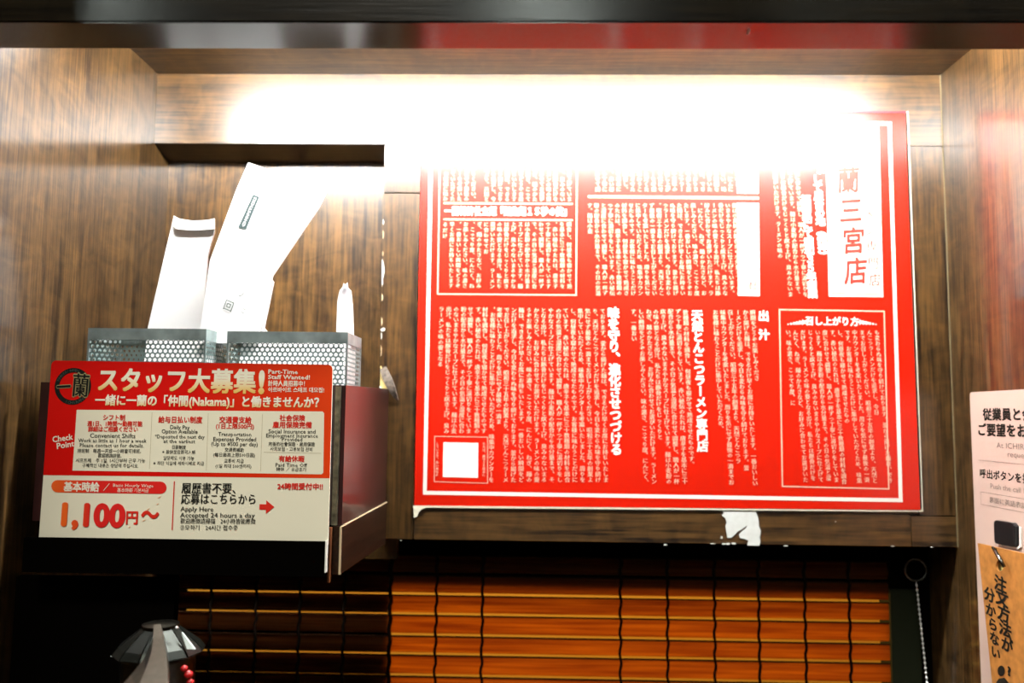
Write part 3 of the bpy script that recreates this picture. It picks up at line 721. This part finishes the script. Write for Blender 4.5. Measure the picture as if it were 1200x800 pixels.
# pill, rule, arrow
a = sp_(.0002); pts = []
cl_, cr_ = (69, 569.3), (189.3, 571)
for i in range(9): t = PI/2+PI*i/8; pts.append(S(cl_[0]+7.2*math.cos(t), cl_[1]-7.2*math.sin(t)))
for i in range(9): t = -PI/2+PI*i/8; pts.append(S(cr_[0]+7.2*math.cos(t), cr_[1]-7.2*math.sin(t)))
a.rect(pts); a.obj('pill', gradm('pill_gradient', 'X', (.85, .12, .01), (.70, .012, .008), 0, .35), sign)
a = sp_(.0003); a.line(S(205.6, 563.5), S(203, 620.5), 1.2*sx); a.obj('divider_line', SRT, sign)
a.rect([S(304.8, 596.4), S(312.5, 596.6), S(312.5, 601.5), S(322.4, 593.4), S(313, 585.6), S(313, 590.4), S(305.2, 590.2)])
a.obj('arrow', SRT, sign)
a = sp_(.0004); a.row('1,100', S(68.5, 600.4), S(148, 602.6), 35*sx, off=.045, res=5); a.obj('price_lettering', gradm('price_gradient', 'X', (.88, .13, .01), (.70, .012, .01), .05, .45), sign)
a = sp_(.0004); a.put('円', S(156.2, 605.6), 15.5*sx, 16.5*sx, off=.03, res=2); a.put('～', S(177.4, 602.4), 21*sx, 26*sx, off=.04, res=3); a.obj('price_unit', SRT, sign)
# faint maple-like smudges by the price
a = sp_(.0003)
for (x, y, s_) in ((188, 582, 3), (175, 596, 2.5), (186, 590, 2), (153, 617, 1.8), (170, 609, 3)):
    a.rect([S(x-s_, y+s_*.5), S(x, y-.2), S(x+s_, y-s_*.6), S(x+.3, y+.7)])
a.obj('smudge', flat('smudge', (.80, .42, .22), .5), sign)
# round emblem
lc = S(87, 452.6); r_ = 21.6*sx
a = sp_(.0002); seg = 40
ring = [(math.cos(2*PI*i/seg), math.sin(2*PI*i/seg)) for i in range(seg)]
for i in range(seg):
    (c0, s0), (c1_, s1_) = ring[i], ring[(i+1) % seg]
    a.rect([lc+Vector((r_*c0, 0, r_*s0)), lc+Vector((r_*.75*c0, 0, r_*.75*s0)), lc+Vector((r_*.75*c1_, 0, r_*.75*s1_)), lc+Vector((r_*c1_, 0, r_*s1_))])
em_ = a.obj('emblem', TBLK, sign)
for nm, off_, mt, ep in (('emblem_outline', .06, flat('emblem_green', (.30, .26, .12), .5), .0003), ('emblem_lettering', .022, TBLK, .0005)):
    a = sp_(ep)
    a.put('一', S(76.5, 453), 17*sx, 20*sx, off=off_, res=2, rot=.06)
    a.put('蘭', S(96.5, 451.3), 21*sx, 29*sx, off=off_*.75, res=2, rot=-.04)
    a.obj(nm, mt, em_)
a = sp_(.00035)
def arc(text, r, a0, a1, em, flip=False):
    for i, c in enumerate(text):
        t = a0+(a1-a0)*i/(len(text)-1)
        a.put(c, lc+Vector((r*math.cos(t), 0, r*math.sin(t))), em, em, rot=(t+PI/2 if flip else t-PI/2))
arc('TONKOTSU RAMEN', r_*.87, math.radians(160), math.radians(75), 4.2*sx)
arc('ICHIRAN', r_*.87, math.radians(250), math.radians(308), 5.2*sx, True)
a.obj('emblem_small_print', flat('emblem_grey', (.05, .07, .06), .5), em_)
# black stand that grips the card, with clear acrylic end
box('stand', S(46, 632).x-.006, S(383, 650).x, YS-.0045, YS-.0013, at(200, 671, YS).z, at(46, 629.2, YS-.003).z-.0002, BLACK, sign)
sg = sign.children[-1]
me = sg.data
for v in me.vertices:      # top edge follows the card's bottom rule
    if v.co.z > .005:
        v.co.z += (at(384, 637.6, YS-.003).z-at(46, 630, YS-.003).z)*(1 if v.co.x > 0 else 0)
box('clear_end', S(383.2, 650).x, S(384.6, 650).x, YS-.0045, YS-.001, at(384, 669, YS).z, at(384, 632, YS).z, flat('acrylic_edge', (.8, .8, .74), .2), sign)

# ------------------------------------------------------------------ call-button card on the right wall
XW = XR-.0014
K = lambda x, y, e=0: atX(x, y, XW-e)
CARD = flat('card_beige', (.43, .325, .275), .5)
card = empty('instruction_card', K(1175, 800), label='pale beige instruction card with black brush lettering on the right wall', cat='card')
yl = K(1136.3, 463).y; yl2 = K(1160, 800).y
c_ = K(1136.3, 459.6); zt_ = c_.z; y0_ = c_.y; y1_ = y0_-.16; zb_ = K(1157, 800).z-.06
rr_ = .0022
pts = [(XW, y0_, zb_), (XW, y1_, zb_), (XW, y1_, zt_)]+[(XW, y0_-rr_*(1-math.sin(t)), zt_-rr_*(1-math.cos(t))) for t in [i*PI/2/5 for i in range(6)]]
G().quadslab(pts, (1, 0, 0), .0012).obj('board', CARD, card)
def kp(e): return Print((0, -1, 0), (0, 0, 1), (-1, 0, 0), e)
a = kp(.0002)
def krow(t, p0, em, pitch_, off=.03, res=3):
    o3 = K(*p0); x = 0
    for c in t:
        ad = glyph(c, 0, res)[2]
        a.put(c, o3+Vector((0, -(x+ad/2)*pitch_, 0)), pitch_*.98, em, off, res); x += ad
kpx = lambda x: abs(K(x, 500).y-K(x+1, 500).y)
vp = lambda x: K(x, 500).z-K(x, 501).z
krow('従業員と会話', (1152, 485.4), 15*vp(1158), 11.1*kpx(1165)); a.obj('brush_lettering', TBLK, card); krow('ご要望をお伝え', (1145.5, 503), 15.5*vp(1158), 11.2*kpx(1160)); a.obj('brush_lettering', TBLK, card)
krow('呼出ボタンを押', (1148.3, 554), 11.5*vp(1158), 8.1*kpx(1165), .02)
a.obj('brush_lettering', TBLK, card)
a = kp(.0002)
krow('At ICHIRAN, your', (1168, 521), 9.2*vp(1180), 8.4*kpx(1180), 0); krow('request can', (1180.5, 531.5), 9.2*vp(1180), 8.4*kpx(1185), 0)
krow('Push the call button', (1160.5, 568.6), 8.6*vp(1180), 7.2*kpx(1180), 0); krow('裏面に英語表記が', (1159.5, 585), 7.5*vp(1170), 6.2*kpx(1175), .01, 1)
def hz(x, y, L=.13): q = K(x, y); return q, q+Vector((0, -L, 0))
q0, q1 = hz(1147.5, 539); a.line(q0, q1, .0003)
q0, q1 = hz(1149.5, 576); q2, q3 = hz(1150, 590.6)
a.frame([q2, q3, q1, q0], .0003)
a.obj('thin_lettering', flat('card_grey_ink', (.16, .13, .11), .5), card)
# black clip above the tag
clip = empty('black_clip', K(1182, 640), label='small black rounded clip on the beige card above the orange tag', cat='clip')
def kpoly(pts, e, t, name, mat, parent, bevel=0, **k): return G().quadslab([K(x, y, e) for x, y in pts], (-1, 0, 0), t).obj(name, mat, parent, bevel, **k)
kpoly([(1170.2, 633), (1171, 636.4), (1192, 640.6), (1195, 638.6), (1194.5, 616), (1192, 612.6), (1172, 609.3), (1169.6, 611)], .0003, .003, 'clip_body', flat('clip_black', (.006, .006, .007), .35), clip, .0004)
kpoly([(1172, 637), (1193, 641.4), (1196.4, 639.4), (1196, 617), (1197.4, 618), (1197.8, 641), (1194, 643.4), (1172, 639)], .0003, .001, 'clip_edge', flat('clip_pale', (.70, .68, .66), .3), clip)
# orange tag hung on its hook
tag = empty('order_tag', K(1180, 800, .004), label='orange-brown tag with black brush lettering hanging from a hook over the beige card', cat='tag')
TAGM = flat('tag_orange', (.36, .15, .028), .6, noise=.3, nscale=180)
hole = [(1173+4.6*math.cos(t), 662.5+6.8*math.sin(t)) for t in [i*2*PI/20 for i in range(20)]]
E_ = .0042
xs_l = lambda y: 1146.3+(y-636)*.108
outer = [(xs_l(636)+.6, 636.2), (1210, 650.6), (1262, 662), (1290, 900), (xs_l(900), 900), (xs_l(780), 780)]
bm = bmesh.new()
ov = [bm.verts.new(K(*p, E_)) for p in outer]; hv = [bm.verts.new(K(*p, E_)) for p in hole]
es = [bm.edges.new((v[i], v[(i+1) % len(v)])) for v in (ov, hv) for i in range(len(v))]
bmesh.ops.triangle_fill(bm, edges=es, use_beauty=True)
cen = [f for f in bm.faces if all(v in hv for v in f.verts)]
bmesh.ops.delete(bm, geom=cen, context='FACES_ONLY')
bm.verts.index_update()
mobj('tag_board', [tuple(v.co) for v in bm.verts], [tuple(v.index for v in f.verts) for f in bm.faces], TAGM, tag)
bm.free()
sm = tag.children[-1].modifiers.new('s', 'SOLIDIFY'); sm.thickness = .0015; sm.offset = 0
kpoly([(x, y) for x, y in ((1166, 656), (1180, 658), (1181, 668), (1167, 670))], .0005, .0012, 'hole_backing', flat('hole_backing', (.62, .50, .16), .6), tag)
a = kp(E_+.0011)
wK = kpx(1182); vK = vp(1182)
for c, x, y, s_ in (('注', 1182, 684, 1.1), ('文', 1184, 701, 1.1), ('方', 1186, 719, 1.1), ('法', 1188, 737, 1.1), ('が', 1190, 755.5, 1), ('分', 1169, 696.5, 1), ('か', 1170.5, 715, .95), ('ら', 1173, 731.5, .9), ('な', 1175, 748, .9), ('い', 1176.5, 764.5, .85)):
    a.put(c, K(x, y), 14*wK*s_, 17.5*vK*s_, off=.028, res=3, rot=-.08)
a.put('?', K(1192.5, 786), 13*wK, 14*vK, off=.05, res=3)
for i_ in range(1):
    a.rect([K(1183+4.4*math.cos(t), 786+6.2*math.sin(t)) for t in [-k*2*PI/16 for k in range(16)]])
    a.rect([K(*p) for p in ((1174, 812), (1175.5, 802), (1180, 795), (1187, 794), (1192, 800), (1197, 804), (1197, 812))][::-1])
a.obj('tag_lettering', TBLK, tag)
hk = empty('wall_hook', K(1172, 660), label='short dark metal hook through the hole of the orange tag', cat='hook')
G().tube([K(1172, 646, .0004), K(1163.5, 641.5, .0085), K(1167, 647, .010), K(1172.5, 656, .010), K(1177, 664, .009)], [.0008, .0009, .0011, .0013, .0010], 8).obj('hook_wire', DKM, hk, smooth=True)

# ------------------------------------------------------------------ water tap at the lower left
YW = .40
tp = at(185, 800, YW); ku = YW/FPX
tap = empty('water_tap', (tp.x, YW, ZC), label='chrome water tap with faceted hood and brushed lever at the lower left', cat='tap')
CH = flat('tap_chrome', (.012, .014, .012), .35, metal=.8, spec=.3)
DCH = flat('tap_dark_metal', (.04, .04, .035), .28, metal=1, noise=.7, nscale=120)
BRS = flat('brushed_lever', (.17, .165, .145), .30, metal=1, noise=.2, nscale=300)
zr = at(185, 759, YW).z
G().lathe((tp.x, YW, ZC), [(.019, 0), (.019, .004), (.0165, .008), (.0165, zr-ZC-.004), (.0195, zr-ZC-.002)], 28).obj('body', DCH, tap, smooth=True)
# hood: eight flat facets, open notches
g_ = G(); zt_h = at(185, 729, YW).z-zr
for k in range(12):
    t0, t1 = 2*PI*(k+.04)/12, 2*PI*(k+.96)/12
    def q_(t, r, z): return (tp.x+r*math.cos(t), YW+r*math.sin(t), zr+z)
    r0_, r1_, r2_ = 50*ku, 44*ku, 17*ku
    g_.add([q_(t0, r0_, -.001), q_(t1, r0_, -.001), q_(t1, r1_, .0022), q_(t0, r1_, .0022)], [(0, 1, 2, 3)])
    g_.add([q_(t0, r1_, .0022), q_(t1, r1_, .0022), q_(t1, r2_, zt_h*.92), q_(t0, r2_, zt_h*.92)], [(0, 1, 2, 3)])
o = g_.obj('hood', CH, tap); md = o.modifiers.new('s', 'SOLIDIFY'); md.thickness = .0009
for x0_, y0_, x1_, y1_, w_ in ((129.5, 769, 146, 757, 3.4), (228.5, 760.5, 213, 744, 3.4)):  # edge highlights of the hood, put in as pale slivers
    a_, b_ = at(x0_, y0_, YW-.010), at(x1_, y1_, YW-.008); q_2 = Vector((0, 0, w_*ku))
    G().quadslab([a_, a_+Vector(((1 if x0_ < 180 else -1)*9*ku, 0, 0)), b_+q_2*.2, b_+q_2*.9], (0, 1, 0), .0008).obj('hood_glint', flat('glint_metal', (.75, .85, .85), .3, metal=.2), tap)
G().lathe((tp.x, YW, zr), [(.017, -.002), (.015, .003), (.0085, zt_h*.6), (.0085, zt_h*.95), (.0055, zt_h), (.0001, zt_h+.0003)], 20).obj('core', DCH, tap)
# lever: wedge from the top of the hood forward and down
def lv(x, y, Y): return at(x, y, Y)
g_ = G()
secs = [((182, 190), 731, .392), ((177, 194), 748, .380), ((169, 197), 766, .364), ((153, 199), 786, .348), ((136, 199), 806, .334)]
for (xa_, xb_), y, Y in secs:
    g_.v += [tuple(lv(xa_, y+5, Y)), tuple(lv((xa_+xb_)/2-6, y, Y-.002)), tuple(lv(xb_-2, y, Y-.002)), tuple(lv(xb_, y+4, Y)), tuple(lv(xb_, y+7, Y+.003)), tuple(lv(xa_, y+9, Y+.003))]
for i in range(len(secs)-1):
    for k in range(6): g_.f.append((i*6+k, i*6+(k+1) % 6, (i+1)*6+(k+1) % 6, (i+1)*6+k))
g_.f += [tuple(range(6)), tuple(range(29, 23, -1))]
o = g_.obj('lever', BRS, tap)
RB = flat('red_button', (.45, .01, .012), .3, noise=.6, nscale=400)
for (x, y, s_) in ((216, 783, 4), (221, 790, 5), (223, 799, 4)):
    c = at(x, y, YW-.0135); G().lathe((c.x, c.y, c.z), [(.0001, -s_*ku), (s_*.8*ku, -s_*.5*ku), (s_*ku, 0), (s_*.8*ku, s_*.5*ku), (.0001, s_*ku)], 10).obj('red_mark', RB, tap, smooth=True)
for (x, y) in ((207, 735),): 
    c = at(x, y, YW-.009); G().lathe((c.x, c.y, c.z), [(.0001, -.0007), (.0007, 0), (.0001, .0007)], 8).obj('screw', CHR, tap)

# ------------------------------------------------------------------ lift everything to its height above the floor
for o in list(C.objects):
    if o.parent is None and o.type in {'MESH', 'EMPTY'}: o.location.z += H
